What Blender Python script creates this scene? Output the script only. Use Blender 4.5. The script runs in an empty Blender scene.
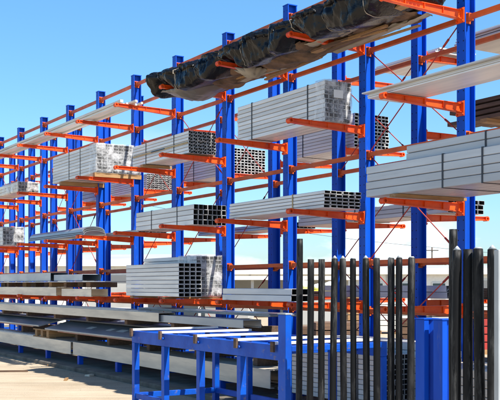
import bpy, bmesh, math, random
from mathutils import Vector, Matrix, noise
random.seed(7)
R = math.radians
scene = bpy.context.scene
C = scene.collection

# ------------------------------------------------------------ camera, world, sun
EYE = 1.6
cam_d = bpy.data.cameras.new('camera')
cam = bpy.data.objects.new('camera', cam_d); C.objects.link(cam)
cam.location = (0, 0, EYE); cam.rotation_euler = (R(90), 0, 0)
cam_d.sensor_width = 36; cam_d.lens = 944 / 500 * 36
cam_d.shift_y = 85 / 500; cam_d.clip_start = 0.1; cam_d.clip_end = 3000
scene.camera = cam

SUN_EL = 54.0
SUN_DIR = Vector((0.717, -0.697, 0)).normalized()
world = bpy.data.worlds.new('World'); scene.world = world; world.use_nodes = True
nt = world.node_tree; nt.nodes.clear()
def N(nt, typ, **kw):
    n = nt.nodes.new(typ)
    for k, v in kw.items(): setattr(n, k, v)
    return n
out = N(nt, 'ShaderNodeOutputWorld'); bg = N(nt, 'ShaderNodeBackground'); bg.inputs['Strength'].default_value = 0.12
sky = N(nt, 'ShaderNodeTexSky'); sky.sky_type = 'NISHITA'; sky.sun_disc = False
sky.sun_elevation = R(SUN_EL); sky.sun_rotation = math.atan2(SUN_DIR.x, SUN_DIR.y)
sky.dust_density = 0.35; sky.air_density = 1.0; sky.ozone_density = 2.0
tc = N(nt, 'ShaderNodeTexCoord'); mp = N(nt, 'ShaderNodeMapping'); mp.inputs['Scale'].default_value = (1, 1, 2.3)
nz = N(nt, 'ShaderNodeTexNoise'); nz.inputs['Scale'].default_value = 5.5; nz.inputs['Detail'].default_value = 9; nz.inputs['Roughness'].default_value = 0.55
rmp = N(nt, 'ShaderNodeValToRGB'); rmp.color_ramp.elements[0].position = 0.49; rmp.color_ramp.elements[1].position = 0.60
sep = N(nt, 'ShaderNodeSeparateXYZ'); mr = N(nt, 'ShaderNodeMapRange'); mr.inputs[1].default_value = 0.17; mr.inputs[2].default_value = 0.03
mul = N(nt, 'ShaderNodeMath', operation='MULTIPLY'); mix = N(nt, 'ShaderNodeMix', data_type='RGBA')
hsv = N(nt, 'ShaderNodeHueSaturation'); hsv.inputs['Hue'].default_value = 0.488; hsv.inputs['Saturation'].default_value = 1.22; hsv.inputs['Value'].default_value = 1.12
mix.inputs['B'].default_value = (6.6, 6.9, 7.1, 1)
L = nt.links.new
L(tc.outputs['Generated'], mp.inputs[0]); L(mp.outputs[0], nz.inputs[0]); L(nz.outputs[0], rmp.inputs[0])
L(tc.outputs['Generated'], sep.inputs[0]); L(sep.outputs[2], mr.inputs[0])
L(rmp.outputs[0], mul.inputs[0]); L(mr.outputs[0], mul.inputs[1]); L(mul.outputs[0], mix.inputs['Factor'])
tr = N(nt, 'ShaderNodeValToRGB'); tr.color_ramp.elements[0].position = 0.0; tr.color_ramp.elements[0].color = (.42, .56, .72, 1)
tr.color_ramp.elements[1].position = .30; tr.color_ramp.elements[1].color = (.78, .84, .93, 1)
e = tr.color_ramp.elements.new(.12); e.color = (.60, .71, .85, 1)
e = tr.color_ramp.elements.new(.46); e.color = (.46, .50, .60, 1)
tm = N(nt, 'ShaderNodeMix', data_type='RGBA', blend_type='MULTIPLY'); tm.inputs['Factor'].default_value = 1
L(sep.outputs[2], tr.inputs[0]); L(tr.outputs[0], tm.inputs['B'])
L(sky.outputs[0], hsv.inputs['Color']); L(hsv.outputs[0], tm.inputs['A']); L(tm.outputs['Result'], mix.inputs['A']); L(mix.outputs['Result'], bg.inputs[0]); L(bg.outputs[0], out.inputs[0])

sl = bpy.data.lights.new('sun', 'SUN'); sl.energy = 5.0; sl.angle = R(0.53); sl.color = (1.0, 0.945, 0.86)
so = bpy.data.objects.new('sun', sl); C.objects.link(so)
d = Vector((SUN_DIR.x * math.cos(R(SUN_EL)), SUN_DIR.y * math.cos(R(SUN_EL)), math.sin(R(SUN_EL))))
so.rotation_euler = d.to_track_quat('Z', 'Y').to_euler(); so.location = (0, 0, 30)
vs = scene.view_settings; vs.view_transform = 'Standard'; vs.look = 'None'; vs.gamma = 1; vs.use_curve_mapping = False
vs.exposure = 0.80
scene.cycles.max_bounces = 7; scene.cycles.transparent_max_bounces = 12

# ------------------------------------------------------------ materials
def mat(name, col, rough=0.5, metal=0.0, var=0.12, scale=6.0, col2=None, bump=0.0, bscale=40.0, stretch=(1, 1, 1), objvar=0.0,
        alpha=1.0, spec=0.5, rvar=0.15, lo=0.35, hi=0.7, coat=0.0, detail=6, wear=None, wscale=22, wlo=.64, whi=.72, wstretch=(1, 1, 1)):
    m = bpy.data.materials.new(name); m.use_nodes = True; nt = m.node_tree; b = nt.nodes['Principled BSDF']
    L = nt.links.new
    tc = N(nt, 'ShaderNodeTexCoord'); mp = N(nt, 'ShaderNodeMapping'); mp.inputs['Scale'].default_value = stretch
    oi = N(nt, 'ShaderNodeObjectInfo'); add = N(nt, 'ShaderNodeVectorMath', operation='ADD')
    sc = N(nt, 'ShaderNodeVectorMath', operation='SCALE'); sc.inputs['Scale'].default_value = 37.0
    cmb = N(nt, 'ShaderNodeCombineXYZ'); L(oi.outputs['Random'], cmb.inputs[0]); L(oi.outputs['Random'], cmb.inputs[1])
    L(cmb.outputs[0], sc.inputs[0]); L(tc.outputs['Object'], mp.inputs[0]); L(mp.outputs[0], add.inputs[0]); L(sc.outputs[0], add.inputs[1])
    nz = N(nt, 'ShaderNodeTexNoise'); nz.inputs['Scale'].default_value = scale; nz.inputs['Detail'].default_value = detail; nz.inputs['Roughness'].default_value = 0.6
    L(add.outputs[0], nz.inputs[0])
    rp = N(nt, 'ShaderNodeMapRange'); rp.inputs[1].default_value = lo; rp.inputs[2].default_value = hi
    L(nz.outputs[0], rp.inputs[0])
    mx = N(nt, 'ShaderNodeMix', data_type='RGBA')
    c2 = col2 or tuple(min(1, c * (1 - var * 2)) for c in col)
    mx.inputs['A'].default_value = (*col, 1); mx.inputs['B'].default_value = (*c2, 1)
    L(rp.outputs[0], mx.inputs['Factor'])
    hv = N(nt, 'ShaderNodeHueSaturation'); L(mx.outputs['Result'], hv.inputs['Color'])
    mv = N(nt, 'ShaderNodeMapRange'); mv.inputs[3].default_value = 1 - objvar; mv.inputs[4].default_value = 1 + objvar
    L(oi.outputs['Random'], mv.inputs[0]); L(mv.outputs[0], hv.inputs['Value'])
    last = hv.outputs[0]
    if wear:
        wm = N(nt, 'ShaderNodeMapping'); wm.inputs['Scale'].default_value = wstretch; L(add.outputs[0], wm.inputs[0])
        wn = N(nt, 'ShaderNodeTexNoise'); wn.inputs['Scale'].default_value = wscale; wn.inputs['Detail'].default_value = 8; wn.inputs['Roughness'].default_value = .75
        L(wm.outputs[0], wn.inputs[0]); wr = N(nt, 'ShaderNodeMapRange'); wr.inputs[1].default_value = wlo; wr.inputs[2].default_value = whi
        L(wn.outputs[0], wr.inputs[0]); wx = N(nt, 'ShaderNodeMix', data_type='RGBA'); L(wr.outputs[0], wx.inputs['Factor']); L(last, wx.inputs['A'])
        wx.inputs['B'].default_value = (*wear, 1); last = wx.outputs['Result']
    L(last, b.inputs['Base Color'])
    rr = N(nt, 'ShaderNodeMapRange'); rr.inputs[3].default_value = max(0.03, rough - rvar); rr.inputs[4].default_value = min(1, rough + rvar)
    L(nz.outputs[0], rr.inputs[0]); L(rr.outputs[0], b.inputs['Roughness'])
    b.inputs['Metallic'].default_value = metal; b.inputs['Alpha'].default_value = alpha
    b.inputs['Specular IOR Level'].default_value = spec; b.inputs['Coat Weight'].default_value = coat
    if bump:
        n2 = N(nt, 'ShaderNodeTexNoise'); n2.inputs['Scale'].default_value = bscale; n2.inputs['Detail'].default_value = 5
        L(add.outputs[0], n2.inputs[0]); bp = N(nt, 'ShaderNodeBump'); bp.inputs['Strength'].default_value = bump; bp.inputs['Distance'].default_value = 0.02
        L(n2.outputs[0], bp.inputs['Height']); L(bp.outputs[0], b.inputs['Normal'])
    return m
M = {}
M['blue'] = mat('blue paint', (0.001, 0.085, 0.56), 0.5, scale=3, col2=(0.002, 0.055, 0.42), stretch=(1, 1, .35), bump=.05, spec=.22, wear=(.16, .17, .2), wscale=9, wlo=.63, whi=.74, wstretch=(1, 1, .5))
def punched():
    m = M['blue'].copy(); m.name = 'punched blue paint'; nt = m.node_tree; b = nt.nodes['Principled BSDF']; L = nt.links.new
    src = b.inputs['Base Color'].links[0].from_socket
    tc = N(nt, 'ShaderNodeTexCoord'); sp = N(nt, 'ShaderNodeSeparateXYZ'); L(tc.outputs['Object'], sp.inputs[0])
    def mt(op, a, c=None):
        n = N(nt, 'ShaderNodeMath', operation=op)
        for i, v in enumerate((a, c)):
            if v is None: continue
            if isinstance(v, (int, float)): n.inputs[i].default_value = v
            else: L(v, n.inputs[i])
        return n.outputs[0]
    dx = mt('SUBTRACT', mt('ABSOLUTE', sp.outputs[0]), .036)
    dz = mt('SUBTRACT', mt('MODULO', sp.outputs[2], .1), .05)
    rr = mt('ADD', mt('MULTIPLY', dx, dx), mt('MULTIPLY', dz, dz))
    f = mt('MULTIPLY', mt('LESS_THAN', rr, .0078**2), mt('GREATER_THAN', mt('ABSOLUTE', sp.outputs[1]), .0695))
    mx = N(nt, 'ShaderNodeMix', data_type='RGBA'); L(f, mx.inputs['Factor']); L(src, mx.inputs['A']); mx.inputs['B'].default_value = (.004, .008, .03, 1)
    L(mx.outputs['Result'], b.inputs['Base Color'])
    return m
M['blue_col'] = punched()
M['blue_table'] = mat('blue table paint', (0.0015, 0.085, 0.50), 0.5, scale=5, col2=(0.006, 0.05, 0.33), bump=.08, spec=.25, wear=(.2, .16, .12), wscale=12, wlo=.6, whi=.7, lo=.4, hi=.75)
M['orange'] = mat('orange red paint', (0.84, 0.112, 0.011), 0.42, scale=5, col2=(0.62, 0.05, 0.010), bump=.05, spec=.3, wear=(.22, .10, .06), wscale=14, wlo=.6, whi=.7, objvar=.12)
M['rail'] = mat('faded orange paint', (0.66, 0.125, 0.022), 0.5, scale=4, col2=(0.46, 0.07, 0.018), spec=.3, wear=(.25, .12, .06), wscale=14, wlo=.6, whi=.7, objvar=.2)
M['rod'] = mat('red rod paint', (0.42, 0.035, 0.02), 0.5)
M['hole'] = mat('bolt hole dark', (0.01, 0.015, 0.05), 0.8)
M['alu'] = mat('mill aluminium', (0.74, 0.73, 0.70), 0.42, metal=0.15, scale=2.5, col2=(0.55, 0.56, 0.56), stretch=(.35, 3, 3), objvar=.13, bump=.03, wear=(.36, .35, .33), wscale=5, wlo=.55, whi=.8, wstretch=(.4, 4, 4))
M['alu_warm'] = mat('warm grey steel', (0.76, 0.68, 0.55), 0.42, metal=0.15, scale=2.5, col2=(0.56, 0.50, 0.41), wear=(.34, .30, .25), wscale=6, wlo=.55, whi=.8, wstretch=(.5, 3, 3), stretch=(.5, 3, 3), objvar=.08, bump=.06)
M['white_steel'] = mat('primed white steel', (0.78, 0.75, 0.68), 0.6, scale=3, var=.08, objvar=.06)
M['alu_cool'] = mat('cool grey galvanised', (0.55, 0.56, 0.555), 0.45, metal=0.15, scale=2.5, col2=(0.44, 0.455, 0.46), wear=(.33, .33, .33), wscale=5, wlo=.55, whi=.8, wstretch=(.4, 4, 4), stretch=(.35, 3, 3), objvar=.08, bump=.03)
M['alu_blue'] = mat('blue grey steel', (0.40, 0.44, 0.48), 0.35, metal=0.35, scale=1.6, col2=(0.27, 0.31, 0.36), stretch=(.6, 2, 2), objvar=.1, bump=.06)
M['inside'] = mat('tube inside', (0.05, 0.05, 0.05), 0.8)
M['strap'] = mat('dark strap', (0.03, 0.035, 0.045), 0.5)
M['strap_tan'] = mat('tan strap', (0.45, 0.33, 0.15), 0.6)
M['cord'] = mat('pale webbing', (0.36, 0.31, 0.24), 0.8)
M['timber'] = mat('raw timber', (0.40, 0.235, 0.10), 0.75, scale=9, col2=(0.24, 0.13, 0.055), stretch=(6, .5, 6), objvar=.18, bump=.2)
M['timber_dark'] = mat('old timber', (0.17, 0.10, 0.06), 0.8, scale=7, col2=(0.08, 0.05, 0.035), stretch=(.5, 6, 6), objvar=.3, bump=.2)
M['card'] = mat('torn brown card', (0.20, 0.115, 0.06), 0.8, scale=6, col2=(0.025, 0.018, 0.014), bump=.4, bscale=10)
M['tarp'] = mat('black film', (0.005, 0.0055, 0.007), 0.26, scale=5, col2=(0.007, 0.007, 0.008), bump=.35, bscale=30, rvar=.12, spec=.30)
M['film_grey'] = mat('grey film', (0.15, 0.14, 0.125), 0.35, scale=4, bump=.3, bscale=9)
M['white'] = mat('white plastic', (0.78, 0.77, 0.72), 0.45, scale=5, var=.06)
M['blackpole'] = mat('black pole plastic', (0.006, 0.0063, 0.007), 0.55, spec=.2, scale=9, col2=(0.05, 0.05, 0.05), stretch=(1, 1, .25), wear=(.12, .12, .115), wscale=16, wlo=.56, whi=.72, wstretch=(1, 1, .4), lo=.52, hi=.78, bump=.25, bscale=30, rvar=.2, objvar=.3)
M['dark'] = mat('dark steel and painted shade', (0.05, 0.05, 0.055), 0.55, scale=3, col2=(0.09, 0.07, 0.06))  # dark colour, also used to paint in shade under and between stacks
M['greypost'] = mat('light grey post', (0.45, 0.48, 0.49), 0.5, scale=4)
M['cloth_red'] = mat('faded red plate', (0.36, 0.13, 0.09), 0.6, scale=4, col2=(0.45, 0.30, 0.26))
M['grey_wall'] = mat('grey cladding', (0.42, 0.42, 0.40), 0.7, scale=.4, stretch=(1, 1, 1))
M['roof'] = mat('pale sheet roof', (0.50, 0.50, 0.49), 0.5, scale=.3)
M['yellow'] = mat('yellow paint', (0.62, 0.60, 0.05), 0.5, scale=3)
M['glass'] = mat('dark glass', (0.03, 0.06, 0.07), 0.1)
M['rubber'] = mat('rubber', (0.02, 0.02, 0.02), 0.8)
M['leaf'] = mat('leaf', (0.05, 0.09, 0.03), 0.6, scale=2)
M['bark'] = mat('bark', (0.10, 0.07, 0.05), 0.9)
M['redpaint'] = mat('red paint', (0.45, 0.04, 0.03), 0.5)

# film: crinkled clear wrap
def film_mat():
    m = bpy.data.materials.new('clear wrap film'); m.use_nodes = True; nt = m.node_tree; b = nt.nodes['Principled BSDF']; L = nt.links.new
    b.inputs['Base Color'].default_value = (0.9, 0.91, 0.92, 1); b.inputs['Roughness'].default_value = 0.16
    tc = N(nt, 'ShaderNodeTexCoord'); v = N(nt, 'ShaderNodeTexNoise'); v.inputs['Scale'].default_value = 5; v.inputs['Detail'].default_value = 9; v.inputs['Distortion'].default_value = .6; v.inputs['Roughness'].default_value = .7
    L(tc.outputs['Object'], v.inputs[0]); r = N(nt, 'ShaderNodeMapRange'); r.inputs[1].default_value = .42; r.inputs[2].default_value = .62
    r.inputs[3].default_value = .10; r.inputs[4].default_value = .60  # patchy white opacity also paints in glare on the creases
    L(v.outputs[0], r.inputs[0]); L(r.outputs[0], b.inputs['Alpha'])
    bp = N(nt, 'ShaderNodeBump'); bp.inputs['Strength'].default_value = .35; bp.inputs['Distance'].default_value = .012
    L(v.outputs[0], bp.inputs['Height']); L(bp.outputs[0], b.inputs['Normal'])
    return m
M['film'] = film_mat()

# ------------------------------------------------------------ helpers
ROT = math.atan2(0.8545, -0.5195)           # the rack's own frame: x along the rack, y towards the yard in front, z up
def W(s, dd, z=0.0):
    return Vector((2.182 - 0.5195 * s - 0.8545 * dd, 9.536 + 0.8545 * s - 0.5195 * dd, z))

class MB:
    def __init__(self): self.bm = bmesh.new()
    def box(self, x0, x1, y0, y1, z0, z1, mi=0):
        v = [self.bm.verts.new(p) for p in ((x0,y0,z0),(x1,y0,z0),(x1,y1,z0),(x0,y1,z0),(x0,y0,z1),(x1,y0,z1),(x1,y1,z1),(x0,y1,z1))]
        for f in ((3,2,1,0),(4,5,6,7),(0,1,5,4),(1,2,6,5),(2,3,7,6),(3,0,4,7)):
            self.bm.faces.new([v[i] for i in f]).material_index = mi
        return self
    def prism(self, pts, a, b, axis='x', mi=0):
        # pts: list of (p,q); axis x -> (y,z), axis y -> (x,z), axis z -> (x,y)
        def mk(t, p, q):
            return (t, p, q) if axis == 'x' else ((p, t, q) if axis == 'y' else (p, q, t))
        A = [self.bm.verts.new(mk(a, *p)) for p in pts]; B = [self.bm.verts.new(mk(b, *p)) for p in pts]
        n = len(pts)
        for i in range(n):
            self.bm.faces.new((A[i], A[(i+1) % n], B[(i+1) % n], B[i])).material_index = mi
        self.bm.faces.new(A[::-1]).material_index = mi; self.bm.faces.new(B).material_index = mi
        return self
    def ring(self, outer, inner, a, b, axis='x'):
        def mk(t, p, q):
            return (t, p, q) if axis == 'x' else ((p, t, q) if axis == 'y' else (p, q, t))
        n = len(outer)
        oa = [self.bm.verts.new(mk(a, *p)) for p in outer]; ob = [self.bm.verts.new(mk(b, *p)) for p in outer]
        ia = [self.bm.verts.new(mk(a, *p)) for p in inner]; ib = [self.bm.verts.new(mk(b, *p)) for p in inner]
        for i in range(n):
            j = (i + 1) % n
            self.bm.faces.new((oa[i], oa[j], ob[j], ob[i])); self.bm.faces.new((ia[j], ia[i], ib[i], ib[j])).material_index = 1
            self.bm.faces.new((oa[j], oa[i], ia[i], ia[j])); self.bm.faces.new((ob[i], ob[j], ib[j], ib[i]))
        return self
    def cyl(self, p, q, r, seg=10, r2=None, mi=0):
        p = Vector(p); q = Vector(q); r2 = r if r2 is None else r2
        t = (q - p).normalized(); u = t.orthogonal().normalized(); v = t.cross(u)
        A = [self.bm.verts.new(p + (u * math.cos(2*math.pi*k/seg) + v * math.sin(2*math.pi*k/seg)) * r) for k in range(seg)]
        B = [self.bm.verts.new(q + (u * math.cos(2*math.pi*k/seg) + v * math.sin(2*math.pi*k/seg)) * max(r2, 1e-4)) for k in range(seg)]
        for k in range(seg):
            f = self.bm.faces.new((A[k], A[(k+1) % seg], B[(k+1) % seg], B[k])); f.material_index = mi; f.smooth = True
        self.bm.faces.new(A[::-1]).material_index = mi; self.bm.faces.new(B).material_index = mi
        return self
    def mesh(self, name, *mats):
        bmesh.ops.recalc_face_normals(self.bm, faces=self.bm.faces)
        me = bpy.data.meshes.new(name); self.bm.to_mesh(me); self.bm.free()
        for m in mats: me.materials.append(M[m] if isinstance(m, str) else m)
        return me
    def build(self, name, *mats, parent=None, loc=(0,0,0), rot=(0,0,0), bevel=0):
        return link(name, self.mesh(name, *mats), parent, loc, rot, bevel)
def link(name, me, parent=None, loc=(0,0,0), rot=(0,0,0), bevel=0):
    o = bpy.data.objects.new(name, me); C.objects.link(o); o.parent = parent
    o.location = loc; o.rotation_euler = rot
    if bevel:
        b = o.modifiers.new('bevel', 'BEVEL'); b.width = bevel; b.segments = 2; b.limit_method = 'ANGLE'; b.angle_limit = R(50)
    return o
def tag(o, label, cat, group=None, kind=None):
    if label: o['label'] = label
    if cat: o['category'] = cat
    if group: o['group'] = group
    if kind: o['kind'] = kind
    return o
def thing(name, label, cat, s=0, dd=0, z=0, group=None, world_loc=None, rz=ROT):
    o = bpy.data.objects.new(name, None); C.objects.link(o); o.empty_display_size = .2
    o.location = world_loc if world_loc is not None else W(s, dd, z); o.rotation_euler = (0, 0, rz)
    return tag(o, label, cat, group)
def rrect(w, h, r=0.004):
    pts = []
    for cx, cy, a0 in ((w-r, h-r, 0), (r, h-r, 90), (r, r, 180), (w-r, r, 270)):
        for a in (0, 90): pts.append((cx + r*math.cos(R(a0+a)), cy + r*math.sin(R(a0+a))))
    return pts

GZ = 0.20; FZ = 0.27                         # yard level, foundation level
# ------------------------------------------------------------ ground
def ground_mat():
    m = bpy.data.materials.new('yard concrete'); m.use_nodes = True; nt = m.node_tree; b = nt.nodes['Principled BSDF']; L = nt.links.new
    tc = N(nt, 'ShaderNodeTexCoord')
    def nz(s, d=6, r=.6, st=None):
        n = N(nt, 'ShaderNodeTexNoise'); n.inputs['Scale'].default_value = s; n.inputs['Detail'].default_value = d; n.inputs['Roughness'].default_value = r
        if st:
            mp = N(nt, 'ShaderNodeMapping'); mp.inputs['Scale'].default_value = st; mp.inputs['Rotation'].default_value = (0, 0, ROT)
            L(tc.outputs['Object'], mp.inputs[0]); L(mp.outputs[0], n.inputs[0])
        else: L(tc.outputs['Object'], n.inputs[0])
        return n
    a = nz(.8, 10, .7); c = nz(3.5, 10, .75, (.10, 1, 1)); e = nz(60, 3)
    rp = N(nt, 'ShaderNodeValToRGB'); rp.color_ramp.elements[0].position = .33; rp.color_ramp.elements[1].position = .68
    rp.color_ramp.elements[0].color = (.41, .325, .22, 1); rp.color_ramp.elements[1].color = (.52, .435, .32, 1)
    L(a.outputs[0], rp.inputs[0])
    mx = N(nt, 'ShaderNodeMix', data_type='RGBA', blend_type='MULTIPLY'); mx.inputs['Factor'].default_value = .8
    r2 = N(nt, 'ShaderNodeMapRange'); r2.inputs[1].default_value = .3; r2.inputs[2].default_value = .6; r2.inputs[3].default_value = .66; r2.inputs[4].default_value = 1.06
    L(c.outputs[0], r2.inputs[0]); L(rp.outputs[0], mx.inputs['A']); L(r2.outputs[0], mx.inputs['B'])
    mx2 = N(nt, 'ShaderNodeMix', data_type='RGBA', blend_type='MULTIPLY'); mx2.inputs['Factor'].default_value = .8
    r3 = N(nt, 'ShaderNodeMapRange'); r3.inputs[1].default_value = .35; r3.inputs[2].default_value = .65; r3.inputs[3].default_value = .8; r3.inputs[4].default_value = 1.1
    L(e.outputs[0], r3.inputs[0]); L(mx.outputs['Result'], mx2.inputs['A']); L(r3.outputs[0], mx2.inputs['B'])
    L(mx2.outputs['Result'], b.inputs['Base Color']); b.inputs['Roughness'].default_value = .85
    bp = N(nt, 'ShaderNodeBump'); bp.inputs['Strength'].default_value = .3; bp.inputs['Distance'].default_value = .01
    L(e.outputs[0], bp.inputs['Height']); L(bp.outputs[0], b.inputs['Normal'])
    return m
g = MB(); g.box(-900, 900, -60, 2000, GZ - .3, GZ)
o = g.build('ground', ground_mat()); o['kind'] = 'structure'
f = MB(); f.box(-4.5, 24, -3.1, 1.32, -.1, FZ)
M['grit'] = mat('sandy grit', (0.40, 0.33, 0.24), 0.9, scale=8)
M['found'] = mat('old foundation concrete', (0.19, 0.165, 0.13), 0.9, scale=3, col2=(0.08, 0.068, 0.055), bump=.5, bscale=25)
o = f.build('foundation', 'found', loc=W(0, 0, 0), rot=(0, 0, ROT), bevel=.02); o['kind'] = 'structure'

# ------------------------------------------------------------ racks
SP = 1.6
TOP = 5.22
LV = {'A': 4.32, 'B': 3.376, 'C': 2.376, 'D': 1.355}
RAILS = [5.075, 4.293, 3.10, 1.86, 1.30]
def column_mesh():
    b = MB()
    D, Wd, t = .14, .118, .012
    b.box(-Wd/2, Wd/2, D/2 - t, D/2, FZ + .012, TOP)          # front flange
    b.box(-Wd/2, Wd/2, -D/2, -D/2 + t, FZ + .012, TOP)        # rear flange
    b.box(-.006, .006, -D/2 + t, D/2 - t, FZ + .012, TOP)     # web
    b.box(-Wd/2 - .004, Wd/2 + .004, -D/2 - .004, D/2 + .004, TOP, TOP + .012)
    b.box(-.10, .10, -.13, .13, FZ, FZ + .012)
    return b.mesh('column', 'blue_col')
def base_mesh():
    b = MB(); z0, z1 = FZ, .415
    b.prism([(.0725, z1 - .10), (.0725, z1), (1.06, z1), (1.06, z0), (.985, z0), (.985, z1 - .035), (.35, z1 - .045)], -.04, .04, 'x')
    b.box(-.06, .06, .97, 1.075, z0 - .0, z0 + .008) if False else None
    return b.mesh('base_beam', 'blue')
def arm_mesh(Lr):
    b = MB(); y0, y1 = .084, Lr
    h0, h1 = .045, .024
    zt = 0.045
    # top flange, bottom flange (tapering), web
    b.prism([(y0, zt - .007), (y1, zt - .007), (y1, zt), (y0, zt)], -.03, .03, 'x')
    b.prism([(y0, zt - 2*h0), (y1, zt - 2*h1), (y1, zt - 2*h1 + .007), (y0, zt - 2*h0 + .007)], -.03, .03, 'x')
    b.prism([(y0, zt - 2*h0 + .007), (y1, zt - 2*h1 + .007), (y1, zt - .007), (y0, zt - .007)], -.012, .012, 'x')
    # column end plate with bolts
    b.box(-.054, .054, .072, .084, zt - .128, zt + .022)
    for x in (-.042, .042):
        for z in (zt - .112, zt + .006): b.cyl((x, .084, z), (x, .096, z), .011, 6)
    for k in (.25, .5, .75):
        b.box(-.028, .028, y0 + (y1-y0)*k - .003, y0 + (y1-y0)*k + .003, zt - 2*(h0 + (h1-h0)*k) + .009, zt - .009)
    # tip: rounded ring
    oc = [(y1 + .008 + .031*math.cos(a), zt - .026 + .031*math.sin(a)) for a in [2*math.pi*k/20 for k in range(20)]]
    ic = [(y1 + .008 + .016*math.cos(a), zt - .026 + .016*math.sin(a)) for a in [2*math.pi*k/20 for k in range(20)]]
    b.ring(oc, ic, -.034, .034, 'x')
    return b.mesh('arm', 'orange', 'orange')
def rail_mesh():
    b = MB(); a, c = .062, SP - .062
    b.box(a, c, -.022, .022, -.024, .024)
    for x0, x1 in ((.008, .018), (SP - .018, SP - .008)):
        b.box(x0, x1, -.05, .05, -.055, .055)
    for x0, x1 in ((.018, .075), (SP - .075, SP - .018)):
        b.box(x0, x1, -.03, .03, -.036, .036)
    for x in (.022, SP - .022):
        for z in (-.046, .046): b.cyl((x - .01, .036, z), (x + .01, .036, z), .008, 6)
    return b.mesh('rail', 'rail')
COL, BAS, ARM, ARMR, RAIL = column_mesh(), base_mesh(), arm_mesh(1.06), arm_mesh(1.10), rail_mesh()

def brace(parent, n, za, zb, y=0.0, r=.0065, turn=False):
    b = MB(); x0, x1 = n*SP + .03, (n+1)*SP - .03
    b.cyl((x0, y, za), (x1, y, zb), r, 8)
    o = b.build('brace_rod', 'rod', parent=parent)
    p = Vector((x0, y, za)); q = Vector((x1, y, zb)); t = (q-p).normalized()
    b = MB(); c = p.lerp(q, .16); b.cyl(c - t*.05, c + t*.05, .012, 8); b.build('turnbuckle', 'strap' if turn else 'rod', parent=o)
    for e, sgn in ((p, 1), (q, -1)):
        b = MB(); b.cyl(e, e + t*sgn*.06, .011, 6); b.build('rod_end', 'rod', parent=o)

def rack(name, label, side, n0, n1, levels, braces, group=None):
    t = thing(name, label, 'rack', 0, 0 if side > 0 else -.785, 0)
    if side < 0: t.rotation_euler = (0, 0, ROT)
    for n in range(n0, n1 + 1):
        c = link('column', COL, t, (n*SP, 0, 0), (0, 0, 0 if side > 0 else math.pi))
        link('base_beam', BAS, c)
        for lv in levels:
            if (lv, n) in SKIP: continue
            z = LV[lv] + (0.0 if side > 0 else .02) + random.uniform(-.006, .006)
            a = link('arm', ARM if side > 0 else ARMR, c, (0, 0, z), (R(random.uniform(.0, .9)), 0, R(random.uniform(-.4, .4))))
        if n < n1:
            for z in RAILS: link('rail', RAIL, t, (n*SP, 0, z))
    for n in braces:
        for q, (za, zb, tb) in enumerate(((RAILS[1], RAILS[2], False), (RAILS[2], RAILS[3], True), (RAILS[3] - .03, .75, False))):
            brace(t, n, za, zb, .012, turn=tb)
            if not (tb and n % 2): brace(t, n, zb, za, -.012)
    return t
SKIP = set()
rack('cantilever_rack', 'front row of tall blue columns with orange arms reaching out over the sunlit yard', 1, -2, 12, 'ABCD', (0, 3, 6, 9))
rack('cantilever_rack', 'rear row of blue columns with orange arms pointing away, back to back with front row', -1, -2, 12, 'ABCD', (-1, 1, 3, 5, 8))

# ------------------------------------------------------------ packages of profiles
TUBES = {}
def tube_mesh(Lx, w, h, m, t=.005, kind='box'):
    key = (round(Lx, 3), round(w, 4), round(h, 4), m, kind)
    if key in TUBES: return TUBES[key]
    b = MB(); g_ = .0022
    r = min(.005, w*.12)
    o_ = [(-p - g_, q + g_) for p, q in rrect(w - 2*g_, h - 2*g_, r)]
    i_ = [(-p - t, q + t) for p, q in rrect(w - 2*t, h - 2*t, r*.5)]
    b.ring(o_, i_, 0, Lx, 'x')
    if kind == 'web':       # a diagonal web inside each profile
        b.prism([(-t, t), (-t - .006, t), (-w + t, h - t), (-w + t + .006, h - t)], .003, Lx - .003, 'x')
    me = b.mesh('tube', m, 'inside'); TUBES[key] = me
    return me
def strap(parent, x, w, h, z0=0, m='strap', bw=.018, name='strap', th=.003):
    b = MB(); e = th
    pts = [(e, z0 - e), (-w - e, z0 - e), (-w - e, h + e), (e, h + e)]; inn = [(0.0005, z0), (-w - .0005, z0), (-w - .0005, h + .0005), (0.0005, h + .0005)]
    b.ring(pts, inn, x, x + bw, 'x'); o = b.build(name, m, m, parent=parent); return o
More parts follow.
